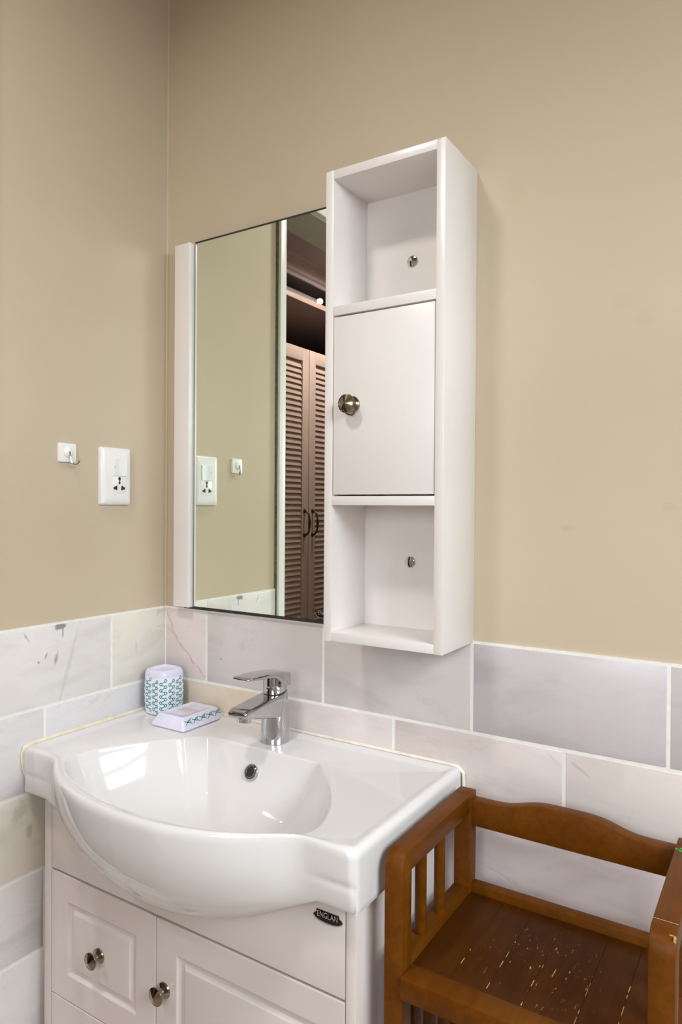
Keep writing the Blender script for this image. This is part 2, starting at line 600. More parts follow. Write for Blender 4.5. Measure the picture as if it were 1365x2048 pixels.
# frame of the opening added to let in the front fill
d2 = thing('fill_opening', (1.15, ROOM_Y - .06, FL), 'white frame of the added fill-light opening facing the mirror', kind='structure')
bm = bmesh.new()
bx(bm, FILL_OP[0], FILL_OP[0] + .06, ROOM_Y - .09, ROOM_Y - .04, FL, FILL_OP[2])
bx(bm, FILL_OP[1] - .06, FILL_OP[1], ROOM_Y - .09, ROOM_Y - .04, FL, FILL_OP[2])
bx(bm, FILL_OP[0] + .06, FILL_OP[1] - .06, ROOM_Y - .09, ROOM_Y - .04, FILL_OP[2] - .06, FILL_OP[2])
bx(bm, FILL_OP[0] + .06, FILL_OP[1] - .06, ROOM_Y - .09, ROOM_Y - .04, FL, FL + .08)
part('opening_frame', bm, 'white_trim', d2)

# paint build-up in the corner between the two walls
cb = bmesh.new()
tube(cb, [(-PL + .0008, PL - .0008, .004), (-PL + .0008, PL - .0008, .5), (-PL + .0008, PL - .0008, 1.0), (-PL + .0008, PL - .0008, CEIL)], .0032, 10)
part('corner_bead', cb, 'plaster', wall_left)

# ---- tiles
TW, TH, G = 0.300, 0.150, 0.0053


def tile_row(parent, side, row, start, end, offset, tint, z_off=0.0):
    """one course of tiles, each its own object; side 'b' = back wall (along x), 'l' = left wall (along -y)"""
    z1 = -row * TH - G / 2 + (0.0 if row else G / 2 - 0.0005)
    z0 = -(row + 1) * TH + G / 2
    edges = [start]
    a = offset
    while a <= start + 0.02:
        a += TW
    while a < end - 0.02:
        edges.append(a); a += TW
    edges.append(end)
    for i in range(len(edges) - 1):
        a0 = edges[i] + (G / 2 if i else 0.0015)
        a1 = edges[i + 1] - G / 2
        if side == 'b':
            b_ = box(a0, a1, 0.0, 0.0035, z0, z1, 0.0012, 2)
        else:
            b_ = box(-0.0035, 0.0, -a1, -a0, z0, z1, 0.0012, 2)
        o = part('tile', b_, 'marble', parent)
        t = tint(row, i)
        o.color = (*t, 1)


def jit(c, s=0.012):
    return tuple(min(0.95, max(0, v + random.uniform(-s, s))) for v in c)


bt = {(0, 0): (0.735, 0.665, 0.645), (0, 1): (0.655, 0.605, 0.605), (0, 2): (0.64, 0.60, 0.60), (0, 3): (0.585, 0.555, 0.575), (0, 4): (0.585, 0.56, 0.58),
      (1, 0): (0.72, 0.64, 0.52), (1, 1): (0.69, 0.63, 0.61), (1, 2): (0.69, 0.615, 0.595), (1, 3): (0.70, 0.64, 0.615),
      (2, 0): (0.78, 0.70, 0.69), (2, 1): (0.78, 0.70, 0.69), (2, 2): (0.80, 0.705, 0.70), (2, 3): (0.80, 0.71, 0.705)}  # third row tinted paler to stand in for light behind the chair
lt = {(0, 0): (0.735, 0.70, 0.64), (0, 1): (0.76, 0.735, 0.72), (1, 0): (0.68, 0.67, 0.69), (1, 1): (0.70, 0.68, 0.695),
      (2, 0): (0.71, 0.655, 0.585), (2, 1): (0.71, 0.655, 0.585), (3, 0): (0.71, 0.66, 0.645), (4, 0): (0.72, 0.705, 0.71), (5, 0): (0.70, 0.68, 0.68)}


def tb(r, i):
    return jit(bt.get((r, i), (0.69, 0.63, 0.615)), 0.006)


def tl(r, i):
    return jit(lt.get((r, i), (0.70, 0.67, 0.66)), 0.006)


part('grout_bed', box(-0.003, ROOM_X, 0.0008, PL, FL, 0.0035), 'grout', wall_back)
part('grout_bed', box(-PL, -0.0008, -0.413, 0.003, FL, 0.0035), 'grout', wall_left)
for r in range(7):
    tile_row(wall_back, 'b', r, 0.0, ROOM_X, 0.123 if r % 2 == 0 else 0.2757, tb)
    tile_row(wall_left, 'l', r, 0.0, 0.413, 0.148 if r % 2 == 0 else 0.300, tl)

# ---- doorway casing of the left wall and the hall beyond
d1 = thing('door_1', (0, -0.43, FL), 'white door casing and lining of the doorway in the left wall', kind='structure')
part('casing', box(-PL, 0.012, -0.441, -0.415, FL, DO[2] + 0.05, 0.002), 'white_trim', d1)
part('casing', box(-PL, 0.012, DO[0] - 0.045, -0.415, DO[2], DO[2] + 0.06, 0.002), 'white_trim', d1)
part('casing', box(-PL, 0.012, DO[0] - 0.045, DO[0], FL, DO[2], 0.002), 'white_trim', d1)
part('casing_shade', box(-PL, 0.004, -0.416, -0.4135, FL, DO[2] + 0.05), 'gap_shade', d1)  # grey strip paints the shade along the side of the casing
part('lining', box(-WT - .01, -PL, DO[0], DO[1], DO[2] - 0.006, DO[2]), 'soffit', d1)
part('lining', box(-WT - .01, -PL, DO[1], DO[1] + 0.004, FL, DO[2]), 'soffit', d1)
part('lining', box(-WT - .01, -PL, DO[0] - 0.004, DO[0], FL, DO[2]), 'soffit', d1)

HC = 1.385
solid('wall_hall_end', box(-1.60, -WT, PL, PL + .12, FL, HC + .1), 'hall', (-0.8, 0, FL), kind='structure', label='mauve end wall of the hall')
solid('wall_hall_far', box(-1.60, ROOM_X, -3.2, -3.1, FL, HC + .1), 'hall', (-0.8, -3.1, FL), kind='structure', label='mauve far wall of the hall')
solid('wall_hall_side', box(-1.60, -1.50, -3.1, PL, FL, HC + .1), 'hall', (-1.5, -1.5, FL), kind='structure', label='mauve wall behind the wardrobe')
solid('wall_hall_near', box(-WT, 0, -3.1, ROOM_Y - 0.12, FL, HC + .1), 'hall', (-.06, -2.5, FL), kind='structure', label='mauve near wall of the hall')
solid('ceiling_hall', box(-1.60, -WT, -3.1, PL, HC, HC + 0.08), 'hall', (-0.8, -1.5, HC), kind='structure', label='mauve ceiling of the hall')
bm = bmesh.new()
prism(bm, [(-0.80, HC), (-0.80, HC - .075), (-.79, HC - .075), (-.786, HC - .062), (-.775, HC - .056), (-.770, HC - .040), (-.755, HC - .030), (-.752, HC - .016), (-.735, HC - .012), (-.732, HC)], 'y', -3.1, PL)
solid('trim_1', bm, 'hall', (-0.79, -1.5, HC - .07), kind='structure', label='moulded cornice above the wardrobe')

# ------------------------------------------------------------------ wardrobe seen in the mirror
WX = -0.80
YM = -1.703
wr = thing('wardrobe', (-1.1, YM, FL), 'rose beige louvered wardrobe seen in the mirror through the doorway', 'wardrobe')
bm = bmesh.new()
bx(bm, -1.44, -1.42, -2.75, -0.60, FL, HC - .08)
bx(bm, -1.42, WX - .03, -0.62, -0.60, FL, HC - .08)
bx(bm, -1.42, WX - .03, -2.75, -2.73, FL, HC - .08)
bx(bm, -1.42, WX - .03, -2.73, -0.62, FL, FL + .1)
part('carcass', bm, 'carcass', wr)
part('divider', box(-1.42, WX - .04, -2.73, -0.62, .985, 1.0), 'carcass', wr)
part('top_shelf', box(-1.42, WX + 0.005, -2.73, -0.62, 1.208, 1.234, 0.002), 'shelf', wr, 'pink beige shelf board across the top')
SLAT = None
LEAF = 0.452
ST = 0.054
for leaf in range(2):
    ya = YM if leaf == 0 else YM - LEAF
    yb = ya + LEAF - 0.003
    zt, zb = 0.990, -0.94
    door = part('door', box(WX - .030, WX - .026, ya + ST - .005, yb - ST + .005, zb + .1, zt - .05), 'carcass', wr)
    for (a, b_) in ((ya + .0015, ya + ST), (yb - ST, yb)):
        part('stile', box(WX - .028, WX, a, b_, zb, zt, 0.002), 'louver', door)
    part('rail', box(WX - .028, WX, ya + ST, yb - ST, zt - .062, zt, 0.002), 'louver', door)
    part('rail', box(WX - .028, WX, ya + ST, yb - ST, zb, zb + .11, 0.002), 'louver', door)
    part('rail', box(WX - .028, WX, ya + ST, yb - ST, -.47, -.40, 0.002), 'louver', door)
    z = zt - .062 - .020
    k = 0
    while z > zb + .12:
        if not (-.49 < z < -.385):
            if SLAT is None or k == 0:
                # a slat: thin rounded board, outer edge low
                pts = []
                for (px, pz) in ((-.0085, .0165), (-.0060, .0180), (.0085, -.0110), (.0085, -.0140), (.0060, -.0150), (-.0085, .0125)):
                    pts.append((WX - .013 + px, z + pz))
                bm = bmesh.new()
                prism(bm, pts, 'y', ya + ST - .004, yb - ST + .004)
                SLAT = part('slat', bm, 'louver', door)
                z0s = z
            else:
                part_copy(SLAT, (0, 0, z - z0s), door)
            k += 1
        z -= 0.0262
    # drop handle by the meeting stile
    hy = YM + (0.034 if leaf == 0 else -0.034)
    pts = [(WX, hy, .205), (WX + .012, hy, .203), (WX + .026, hy, .190), (WX + .031, hy, .165), (WX + .032, hy, .146), (WX + .031, hy, .127), (WX + .026, hy, .102), (WX + .012, hy, .089), (WX, hy, .087)]
    bm = bmesh.new()
    tube(bm, pts, [.005, .005, .0045, .005, .0075, .005, .0045, .005, .005], 10)
    for zz in (.205, .087):
        lathe(bm, [(.010, 0), (.010, .003), (.006, .006)], (WX, hy, zz), (1, 0, 0), 14)
    part('handle', bm, 'bronze', door, 'dark bronze bow handle')

# lamp above the wardrobe shelf and the pale box behind it
bm = bmesh.new()
bx(bm, -1.30, -0.875, -1.90, -1.15, 1.2345, 1.300, 0.02, 3)
solid('storage_box', bm, 'hall', (-1.08, -1.5, 1.2345), 'pale rounded box on the top shelf of the wardrobe, seen in the mirror', 'box')
hl = thing('spotlight', (-0.83, -1.835, 1.234), 'small lit white lamp on the wardrobe shelf at the mirror edge', 'lamp')
bm = bmesh.new(); lathe(bm, [(.018, 0), (.018, .004), (.006, .006), (.006, .016)], (-.83, -1.835, 1.234), (0, 0, 1), 16)
part('base', bm, 'white_trim', hl)
bm = bmesh.new(); lathe(bm, [(.004, 0), (.012, .004), (.016, .013), (.013, .024), (.004, .029)], (-.83, -1.835, 1.250), (0, 0, 1), 16)
part('bulb', bm, 'bulb', hl)
# unseen warm lamp, added to light the hall and wardrobe
hlamp = thing('hall_fill_lamp', (-0.45, -1.75, HC - 0.03), 'round warm fill lamp added at the hall ceiling, out of view', 'lamp')
bm = bmesh.new(); lathe(bm, [(.07, 0), (.07, .03)], (-0.45, -1.75, HC - 0.03), (0, 0, 1), 24)
part('housing', bm, 'white_trim', hlamp)
lo = area_light('hall_fill_light', (-0.45, -1.75, HC - 0.034), (-0.45, -1.75, 0), 0.13, 0.13, 8.0, (1.0, 0.88, 0.85), 'DISK')

# ------------------------------------------------------------------ bathroom ceiling lamp
LX, LY = 0.42, -1.06
lamp = thing('ceiling_lamp', (LX, LY, CEIL - 0.05), 'round white ceiling lamp above the room', 'lamp')
bm = bmesh.new(); lathe(bm, [(.13, 0), (.14, .01), (.14, .05)], (LX, LY, CEIL - 0.05), (0, 0, 1), 40)
part('housing', bm, 'white_trim', lamp)
area_light('ceiling_lamp_light', (LX, LY, CEIL - 0.054), (LX, LY, 0), 0.20, 0.20, 8.5, (1.0, 0.965, 0.92), 'DISK', math.radians(160))

# ------------------------------------------------------------------ mirror
mi = thing('mirror', (0.30, 0, 0.004), 'wall mirror with white strip at its left edge reflecting a louvered wardrobe', 'mirror')
part('backing_board', box(0.060, 0.505, -0.0045, PL, 0.004, 0.786), 'board_shade', mi)  # dark brown stands in for the shaded wall in the gap under the glass
part('glass', box(0.0935, 0.505, -0.009, -0.0046, 0.0105, 0.7860, 0.0006, 1), 'mirror', mi)
part('edging', box(0.0935, 0.505, -0.0094, -0.0046, 0.7861, 0.7890), 'blackline', mi, 'thin dark top edge')
part('edging', box(0.0935, 0.505, -0.0094, -0.0046, 0.0085, 0.0104), 'blackline', mi, 'thin dark bottom edge')
part('side_strip', box(0.0435, 0.0888, -0.0205, PL, 0.0085, 0.7875, 0.0018, 3), 'lacquer', mi, 'white lacquered vertical strip')


def text_bm(s, size, cx, cz, y, depth):
    cu = bpy.data.curves.new('lettering', 'FONT')
    cu.body = s
    cu.size = size
    cu.align_x = 'CENTER'
    cu.align_y = 'CENTER'
    cu.extrude = depth
    cu.space_character = 1.02
    o = bpy.data.objects.new('lettering', cu)
    C.objects.link(o)
    dg = bpy.context.evaluated_depsgraph_get()
    me = bpy.data.meshes.new_from_object(o.evaluated_get(dg))
    bm = bmesh.new(); bm.from_mesh(me)
    bpy.data.objects.remove(o); bpy.data.meshes.remove(me); bpy.data.curves.remove(cu)
    for v in bm.verts:
        x, h, d = v.co.x * 0.86, v.co.y * 1.12, v.co.z
        v.co = Vector((cx + x, y - d, cz + h))
    bmesh.ops.recalc_face_normals(bm, faces=bm.faces)
    return bm


def badge(parent, cx, cz, y):
    a, b_ = 0.0232, 0.0072
    def oval(k, n=40):
        return [(cx + math.cos(2 * math.pi * i / n) * (a + k), cz - .0015 + math.sin(2 * math.pi * i / n) * (b_ + k)) for i in range(n)]
    bm = bmesh.new()
    prism(bm, oval(0), 'y', y - .0016, y)
    bx(bm, cx - .0185, cx + .0178, y - .0016, y, cz - .002, cz + .0072, 0.0008)
    base = part('badge', bm, 'badgeblack', parent, 'small black oval badge with silver letters')
    n = 40
    rings = []
    for k, d in ((-.0006, -.0016), (-.0006, -.0019), (-.0014, -.0019), (-.0014, -.0016)):
        rings.append([(cx + math.cos(math.pi * (1.0 + i / n)) * (a + k), y + d, cz - .0015 + math.sin(math.pi * (1.0 + i / n)) * (b_ + k)) for i in range(n + 1)])
    part('badge_rim', loft(bmesh.new(), rings, False), 'badgesilver', base)
    part('lettering', text_bm('ENGLAN', 0.0098, cx - .0003, cz + .0018, y - .0018, .0003), 'badgesilver', base, 'silver letters reading ENGLAN')


badge(mi, 0.4355, 0.0235, -0.0091)

# ------------------------------------------------------------------ tall white wall cabinet
X0, X1, YF, Z0, Z1, PT = 0.5065, 0.7240, -0.124, 0.001, 0.7870, 0.0150
cab = thing('wall_cabinet', (0.615, 0, Z0), 'tall narrow white wall cabinet with two open cubbies and a middle door', 'cabinet')
bev = 0.0007
part('side_panel', box(X0, X0 + PT, YF, PL, Z0, Z1, bev), 'lacquer', cab)
part('side_panel', box(X1 - PT, X1, YF, PL, Z0, Z1, bev), 'lacquer', cab)
part('top_panel', box(X0 + PT - .0006, X1 - PT + .0006, YF + .0001, PL, Z1 - PT, Z1 - .0002, 0.0003), 'lacquer', cab)
part('bottom_panel', box(X0 + PT - .0006, X1 - PT + .0006, YF + .0001, PL, Z0 + .0004, Z0 + PT, 0.0003), 'lacquer', cab)
part('shelf', box(X0 + PT - .0006, X1 - PT + .0006, YF + .0001, -.012, .5445, .5600, 0.0003), 'lacquer', cab)
part('shelf', box(X0 + PT - .0006, X1 - PT + .0006, YF + .0001, -.012, .2290, .2440, 0.0003), 'lacquer', cab)
bp = part('back_panel', box(X0 + PT - .0006, X1 - PT + .0006, -.0125, 0.0, Z0 + PT, Z1 - PT), 'lacquer', cab)
for zz in (0.652, 0.131):
    bm = bmesh.new()
    lathe(bm, [(.0098, 0), (.0098, .0015), (.0088, .0028), (.0060, .0036), (.0, .0039)], (0.6130, -.0125, zz), (0, -1, 0), 28)
    part('screw_cap', bm, 'chrome', bp, 'round chrome screw cap')
dr = part('door', box(X0 + PT + .0019, X1 - PT - .0014, YF + .0010, YF + .0165, .2464, .5416, 0.0006), 'lacquer', cab)


def knob(parent, x, z, y, s=1.0, flat=False, n=36):
    prof = [(.0128, 0), (.0131, .0012), (.0124, .0028), (.0100, .0040), (.0064, .0062), (.0056, .0095), (.0062, .0125), (.0105, .0150),
            (.0142, .0172), (.0148, .0188), (.0146, .0200), (.0128, .0206), (.0126, .0203), (.0062, .0228), (.0, .0248)]
    if flat:
        prof = [(.0142, 0), (.0145, .0012), (.0140, .0030), (.0120, .0050), (.0120, .0062), (.0130, .0074), (.0134, .0092), (.0118, .0108), (.0072, .0128), (.0068, .0150), (.0120, .0166),
                (.0150, .0180), (.0156, .0196), (.0150, .0208), (.0132, .0212), (.0130, .0209), (.0064, .0232), (.0, .0250)]
    bm = bmesh.new()
    lathe(bm, [(r * s, d * s) for r, d in prof], (x, y, z), (0, -1, 0), n, False)
    return part('knob', bm, 'nickel', parent, 'turned nickel knob', ang=28)


kb = knob(dr, 0.5605, 0.3935, YF + .001, 1.0, True)
bm = bmesh.new()
tube(bm, [(.554, YF - .012, .3795), (.560, YF - .010, .3765), (.5645, YF - .007, .3755), (.568, YF - .004, .3785)], [.0006, .0012, .0010, .0006], 6)
part('film_scrap', bm, 'badgeblack', kb, 'dark scrap of film hanging under the knob')

# ------------------------------------------------------------------ switch plate and hook on the left wall
sw = thing('switch_socket', (-.004, -0.141, 0.285), 'white wall plate with one rocker switch above a socket', 'switch')


def plate_x(bm, y0, y1, z0, z1, x0, x1, ins, n=4, rad=.004):
    """a plate on the left wall whose rim curves towards the room"""
    def rr(k, x):
        pts = []
        r = max(rad - 0.0 * k, .001)
        for (cy_, cz_, a0) in ((y1 - k - r, z1 - k - r, 0), (y0 + k + r, z1 - k - r, 90), (y0 + k + r, z0 + k + r, 180), (y1 - k - r, z0 + k + r, 270)):
            for i in range(n + 1):
                a = math.radians(a0 + 90 * i / n)
                pts.append((x, cy_ + r * math.cos(a), cz_ + r * math.sin(a)))
        return pts
    rings = [rr(k, x) for k, x in ins]
    return loft(bm, rings, True, False, True)


pf = part('faceplate', plate_x(bmesh.new(), -.179, -.104, .2270, .3440, 0, 0, [(0, -PL), (0, .0015), (.0012, .0040), (.004, .0065), (.008, .0080), (.013, .0085)]), 'plastic', sw)
rk = bmesh.new()
prism(rk, [(-.1545, .0085), (-.1545, .0112), (-.150, .0116), (-.1395, .0098), (-.1365, .0098), (-.1200, .0116), (-.1195, .0085)][::1], 'z', .2865, .3215)
for v in rk.verts:
    v.co = Vector((v.co.y, v.co.x, v.co.z))
bmesh.ops.recalc_face_normals(rk, faces=rk.faces)
ro = part('rocker', rk, 'plastic', sw)
part('indicator', box(.0113, .0119, -.1512, -.1503, .302, .307), 'soffit', ro)
sf = part('socket_insert', box(.0075, .0090, -.1545, -.1195, .2510, .2855, .0004), 'plastic', sw)


def hole(pts, nm='socket_hole'):
    b_ = bmesh.new()
    prism(b_, pts, 'x', .0088, .0093)
    part(nm, b_, 'darkmetal', sf)


def ell(cy_, cz_, ry, rz, n=16):
    return [(cy_ + math.cos(2 * math.pi * i / n) * ry, cz_ + math.sin(2 * math.pi * i / n) * rz) for i in range(n)]


hole(ell(-.1370, .2805, .0031, .0042))
hole(ell(-.1370, .2725, .0023, .0034))
hole([(-.1520, .2590), (-.1520, .2630), (-.1490, .2640), (-.1450, .2665), (-.1430, .2665), (-.1425, .2570), (-.1460, .2580)])
hole([(-.1230, .2590), (-.1230, .2630), (-.1260, .2640), (-.1300, .2665), (-.1320, .2660), (-.1325, .2570), (-.1290, .2580)])

hk = thing('wall_hook', (-.004, -.254, .327), 'square white adhesive hook with metal wire on the left wall', 'hook')
part('hook_plate', plate_x(bmesh.new(), -.2725, -.2355, .3080, .3445, 0, 0, [(0, -PL), (0, .0010), (.0008, .0022), (.002, .0026)], rad=.003), 'plastic', hk)
bm = bmesh.new()
lathe(bm, [(.0105, 0), (.0098, .0020), (.0075, .0042), (.0045, .0055), (.0, .0060)], (.0024, -.2540, .3270), (1, 0, 0), 24)
part('dome', bm, 'plastic', hk)
part('pivot_hole', box(.0070, .0086, -.2556, -.2526, .3235, .3285, .0006), 'darkmetal', hk)
bm = bmesh.new()
tube(bm, [(.0085, -.2545, .3255), (.0105, -.2545, .316), (.0115, -.2535, .3085), (.0130, -.2505, .3045), (.0155, -.2460, .3035), (.0180, -.2425, .3065), (.0195, -.2405, .3115)], .0011, 8)
part('wire_hook', bm, 'chrome', hk, 'bent metal wire hook')

# ------------------------------------------------------------------ vanity cabinet
VX0, VX1, VY = 0.027, 0.692, -0.300
VF = -0.318
lxm_ = 0.3175
van = thing('vanity_cabinet', (0.36, -0.16, FL), 'glossy white vanity cabinet with drawers and door under the basin', 'cabinet')
part('side_panel', box(VX0, VX0 + .019, VF, -0.003, FL + .08, -.300, .001), 'vanity', van)
part('side_panel', box(VX1 - .016, VX1, VF, -0.003, FL + .08, -.300, .001), 'vanity', van)
bm = bmesh.new()
bx(bm, VX0 + .019, VX1 - .016, -0.012, -0.003, FL + .08, -.302)
bx(bm, VX0 + .019, VX1 - .016, VY, -0.012, FL + .08, FL + .096)
bx(bm, VX0 + .019, VX1 - .016, VY, VY + .05, -.445, -.430)
bx(bm, lxm_ - .008, lxm_ + .008, VY, -0.012, FL + .096, -.445)
part('carcass', bm, 'carcass', van)
for (fx, fy) in ((.06, -.28), (.66, -.28), (.06, -.04), (.66, -.04)):
    bm = bmesh.new(); lathe(bm, [(.02, 0), (.016, .08)], (fx, fy, FL), (0, 0, 1), 16)
    part('foot', bm, 'chrome', van)


def routed(x0, x1, z0, z1, y, th=0.018, inset=None, e=.0012):
    """a lacquered front with a routed frame groove"""
    prof = [(0.0, th - .0), (0.0, e), (e * .3, e * .3), (e, 0.0)]
    if inset:
        a = inset
        prof += [(a, 0.0), (a + .0012, .0006), (a + .0030, .0042), (a + .0050, .0054), (a + .0125, .0054), (a + .0150, .0040), (a + .0180, .0010), (a + .0200, .0004)]
    rings = []
    for k, d in prof:
        rings.append([(x0 + k, y + d, z0 + k), (x1 - k, y + d, z0 + k), (x1 - k, y + d, z1 - k), (x0 + k, y + d, z1 - k)])
    return loft(bmesh.new(), rings, True, True, True)


g = 0.0015
lx0, lx1, lxm = VX0 + .0205, VX1 - .0175, 0.3175
ft = part('top_front', routed(lx0, lx1, -.4285, -.302, VF), 'vanity', van)
badge(ft, 0.6475, -.3265, VF)
DZ = [(-.6545, -.4330), (-.8770, -.6565)]
kn = None
for (za, zb_) in DZ:
    dw = part('drawer', routed(lx0, lxm - g / 2, za, zb_, VF, inset=.045), 'vanity', van, ang=20)
    k = knob(dw, (lx0 + lxm) / 2 - .003, (za + zb_) / 2, VF, 0.98)
dv = part('door', routed(lxm + g / 2, lx1, -.945, -.4330, VF, inset=.045), 'vanity', van, ang=20)
knob(dv, 0.3370, -.5430, VF, 0.98)
part('plinth', box(lx0, lxm - g / 2, VF, VF + .018, -.945, -.8790, .001), 'vanity', van)

# ------------------------------------------------------------------ washbasin
XC, HW = 0.358, 0.352
CEN = (0.362, -0.25)
BULGE = [(.285, -.352), (.270, -.3532), (.255, -.3580), (.240, -.3665), (.215, -.3840), (.180, -.4050), (.140, -.4220), (.090, -.4355), (.045, -.4410), (.0, -.4430)]


def catmull(P, n=6):
    out = []
    for i in range(len(P) - 1):
        p0 = P[max(i - 1, 0)]; p1 = P[i]; p2 = P[i + 1]; p3 = P[min(i + 2, len(P) - 1)]
        for k in range(n):
            t = k / n
            out.append(tuple(0.5 * ((2 * p1[j]) + (-p0[j] + p2[j]) * t + (2 * p0[j] - 5 * p1[j] + 4 * p2[j] - p3[j]) * t * t + (-p0[j] + 3 * p1[j] - 3 * p2[j] + p3[j]) * t ** 3) for j in range(2)))
    out.append(P[-1])
    return out


def half_outline(d):
    """from the rear middle round the right side to the front middle, inset by d (offsets from XC)"""
    pts = [(0.0, -.004 - d)]
    for i in range(1, 56):
        pts.append(((HW - .012) * i / 56, -.004 - d))
    r = max(.012 - d, .0015)
    cx, cy_ = HW - d - r, -.004 - d - r
    for i in range(7):
        a = math.radians(90 - 15 * i)
        pts.append((cx + r * math.cos(a), cy_ + r * math.sin(a)))
    for i in range(1, 14):
        pts.append((HW - d, -.016 + (-.337 + .016) * i / 14))
    r = max(.014 - d, .0015)
    cx, cy_ = HW - d - r, -.352 + d + r
    for i in range(9):
        a = math.radians(0 - 90 * i / 8)
        pts.append((cx + r * math.cos(a), cy_ + r * math.sin(a)))
    B = catmull([(.315, -.352)] + BULGE, 7)
    for i, p in enumerate(B):
        a = B[max(i - 1, 0)]; b_ = B[min(i + 1, len(B) - 1)]
        tx, ty = b_[0] - a[0], b_[1] - a[1]
        L = math.hypot(tx, ty)
        pts.append((p[0] + (ty / L) * d, p[1] - (tx / L) * d))
    return pts


def full(h):
    R_ = [(XC + u, y) for u, y in h]
    L_ = [(XC - u, y) for u, y in h[::-1][1:-1]]
    return R_ + L_


def ray_hit(poly, ang):
    c = CEN
    dx, dy = math.cos(ang), math.sin(ang)
    best = None
    n = len(poly)
    for i in range(n):
        ax, ay = poly[i]; bx_, by_ = poly[(i + 1) % n]
        ex, ey = bx_ - ax, by_ - ay
        den = dx * ey - dy * ex
        if abs(den) < 1e-12:
            continue
        t = ((ax - c[0]) * ey - (ay - c[1]) * ex) / den
        s = ((ax - c[0]) * dy - (ay - c[1]) * dx) / den
        if -1e-6 <= s <= 1 + 1e-6 and t > 0:
            best = t if best is None else max(best, t)
    return best


OUT = full(half_outline(0))
ANG = [math.atan2(p[1] - CEN[1], p[0] - CEN[0]) for p in OUT]
BH = [(0, -.112), (.06, -.112), (.118, -.1120), (.1250, -.1132), (.1305, -.1170), (.158, -.145), (.195, -.183), (.228, -.228), (.250, -.272), (.260, -.306),
      (.2575, -.328), (.247, -.345), (.226, -.3605), (.195, -.3765), (.155, -.3915), (.10, -.4055), (.05, -.4120), (0, -.4140)]
BHs = [BH[0], BH[1]] + catmull(BH[2:], 5)
BOWL = [(CEN[0] + u, y) for u, y in BHs] + [(CEN[0] - u * (0.96 if y < -.15 else 1.0), y) for u, y in BHs[::-1][1:-1]]


def ringpts(rad, z):
    return [(CEN[0] + math.cos(a) * r, CEN[1] + math.sin(a) * r, (z[i] if isinstance(z, list) else z)) for i, (a, r) in enumerate(zip(ANG, rad))]


Rout = [math.hypot(p[0] - CEN[0], p[1] - CEN[1]) for p in OUT]
Rb = [ray_hit(BOWL, a) for a in ANG]
rings = []
# skirt, from the bottom up
def fb(u):
    return max(0.0, 1 - (u / .29) ** 2) ** 1.1


for t, gg in ((1.0, .0), (.985, .10), (.94, .24), (.88, .37), (.82, .47), (.76, .555), (.70, .63), (.66, .67), (.62, .71), (.58, .745), (.54, .78), (.50, .81), (.46, .84), (.42, .865), (.36, .90), (.28, .935), (.20, .965), (.09, .99), (0.0, 1.0)):
    ring = []
    for (x, y) in OUT:
        u = x - XC
        front = y < -.3380 and abs(u) < HW - .003
        f = fb(u) if front else 0.0
        zb_ = -.292 - .106 * f
        ztop = -.2230
        z = ztop + (zb_ - ztop) * t
        if front:
            yb_ = -.344 + .022 * f
            yy = yb_ + (y - yb_) * gg
            # a shallow crease across the front of each wing
            w = max(0.0, min(1.0, (abs(u) - .265) / .06))
            yy += .0018 * w * math.exp(-((z + .2575) / .0055) ** 2)
            xx = XC + u * (1 - .10 * f * (1 - gg))
        else:
            yy = y
            xx = XC + u * (1 - (.004 if t > .95 else 0))
        ring.append((xx, yy, z))
    rings.append(ring)
for d, z, fr in ((.0004, -.2180, 1.0), (.0020, -.2135, .97), (.0050, -.2098, .90), (.0090, -.2083, .78), (.0135, -.2085, .62), (.0180, -.2105, .48), (.0225, -.2128, .36), (.0270, -.2136, .28)):
    poly = full(half_outline(d))
    rad = []
    for i, a in enumerate(ANG):
        r = ray_hit(poly, a) or Rout[i] - d
        rad.append(max(r, Rb[i] + (Rout[i] - Rb[i]) * fr))
    rings.append(ringpts(rad, z))
for off, z in ((.0040, -.2138), (.0015, -.2144), (.0002, -.2162)):
    rings.append(ringpts([r + min(off, (Ro - r) * .25) for r, Ro in zip(Rb, Rout)], z))
DEP = 0.118
for s in (.006, .015, .03, .055, .085, .12, .165, .215, .27, .33, .40, .48, .57, .67, .78, .90, 1.0):
    ring = []
    for a, r in zip(ANG, Rb):
        d_ = (r - .024) * s
        reach = min(.125, (r - .024))
        prof = .93 * (1 - (1 - min(1.0, d_ / reach)) ** 3.0) + .07 * s
        rr_ = r - d_
        ring.append((CEN[0] + math.cos(a) * rr_, CEN[1] + math.sin(a) * rr_, -.2172 - DEP * prof))
    rings.append(ring)
rings.append([(CEN[0] + math.cos(a) * .022, CEN[1] + math.sin(a) * .022, -.2185 - DEP - .012) for a in ANG])
basin = thing('washbasin', (0.36, -0.2, -.292), 'white ceramic washbasin with a bowed front on the vanity', 'washbasin')
bm = loft(bmesh.new(), rings, True, False, True)
part('bowl', bm, 'ceramic', basin, ang=60)
nrm = Vector((0, -.872, .489))
oc = Vector((0.3545, -.1285, -.2525)) + nrm * .0012
bm = bmesh.new()
lathe(bm, [(.0086, -.006), (.0086, .0010), (.0094, .0022), (.0115, .0026), (.0137, .0018), (.0146, .0), (.0146, -.004)], oc, nrm, 32, False)
ov = part('overflow_ring', bm, 'chrome', basin, 'chrome overflow ring')
bm = bmesh.new()
lathe(bm, [(.0087, .0006), (.0, .0004)], oc, nrm, 24)
part('overflow_hole', bm, 'darkmetal', ov)
bm = bmesh.new()
lathe(bm, [(.0225, 0), (.022, .003), (.016, .004), (.0, .0042)], (CEN[0], CEN[1], -.2185 - DEP - .006), (0, 0, 1), 28)
part('drain', bm, 'chrome', basin)
bead = []
bm = bmesh.new()
zz_ = -.2095
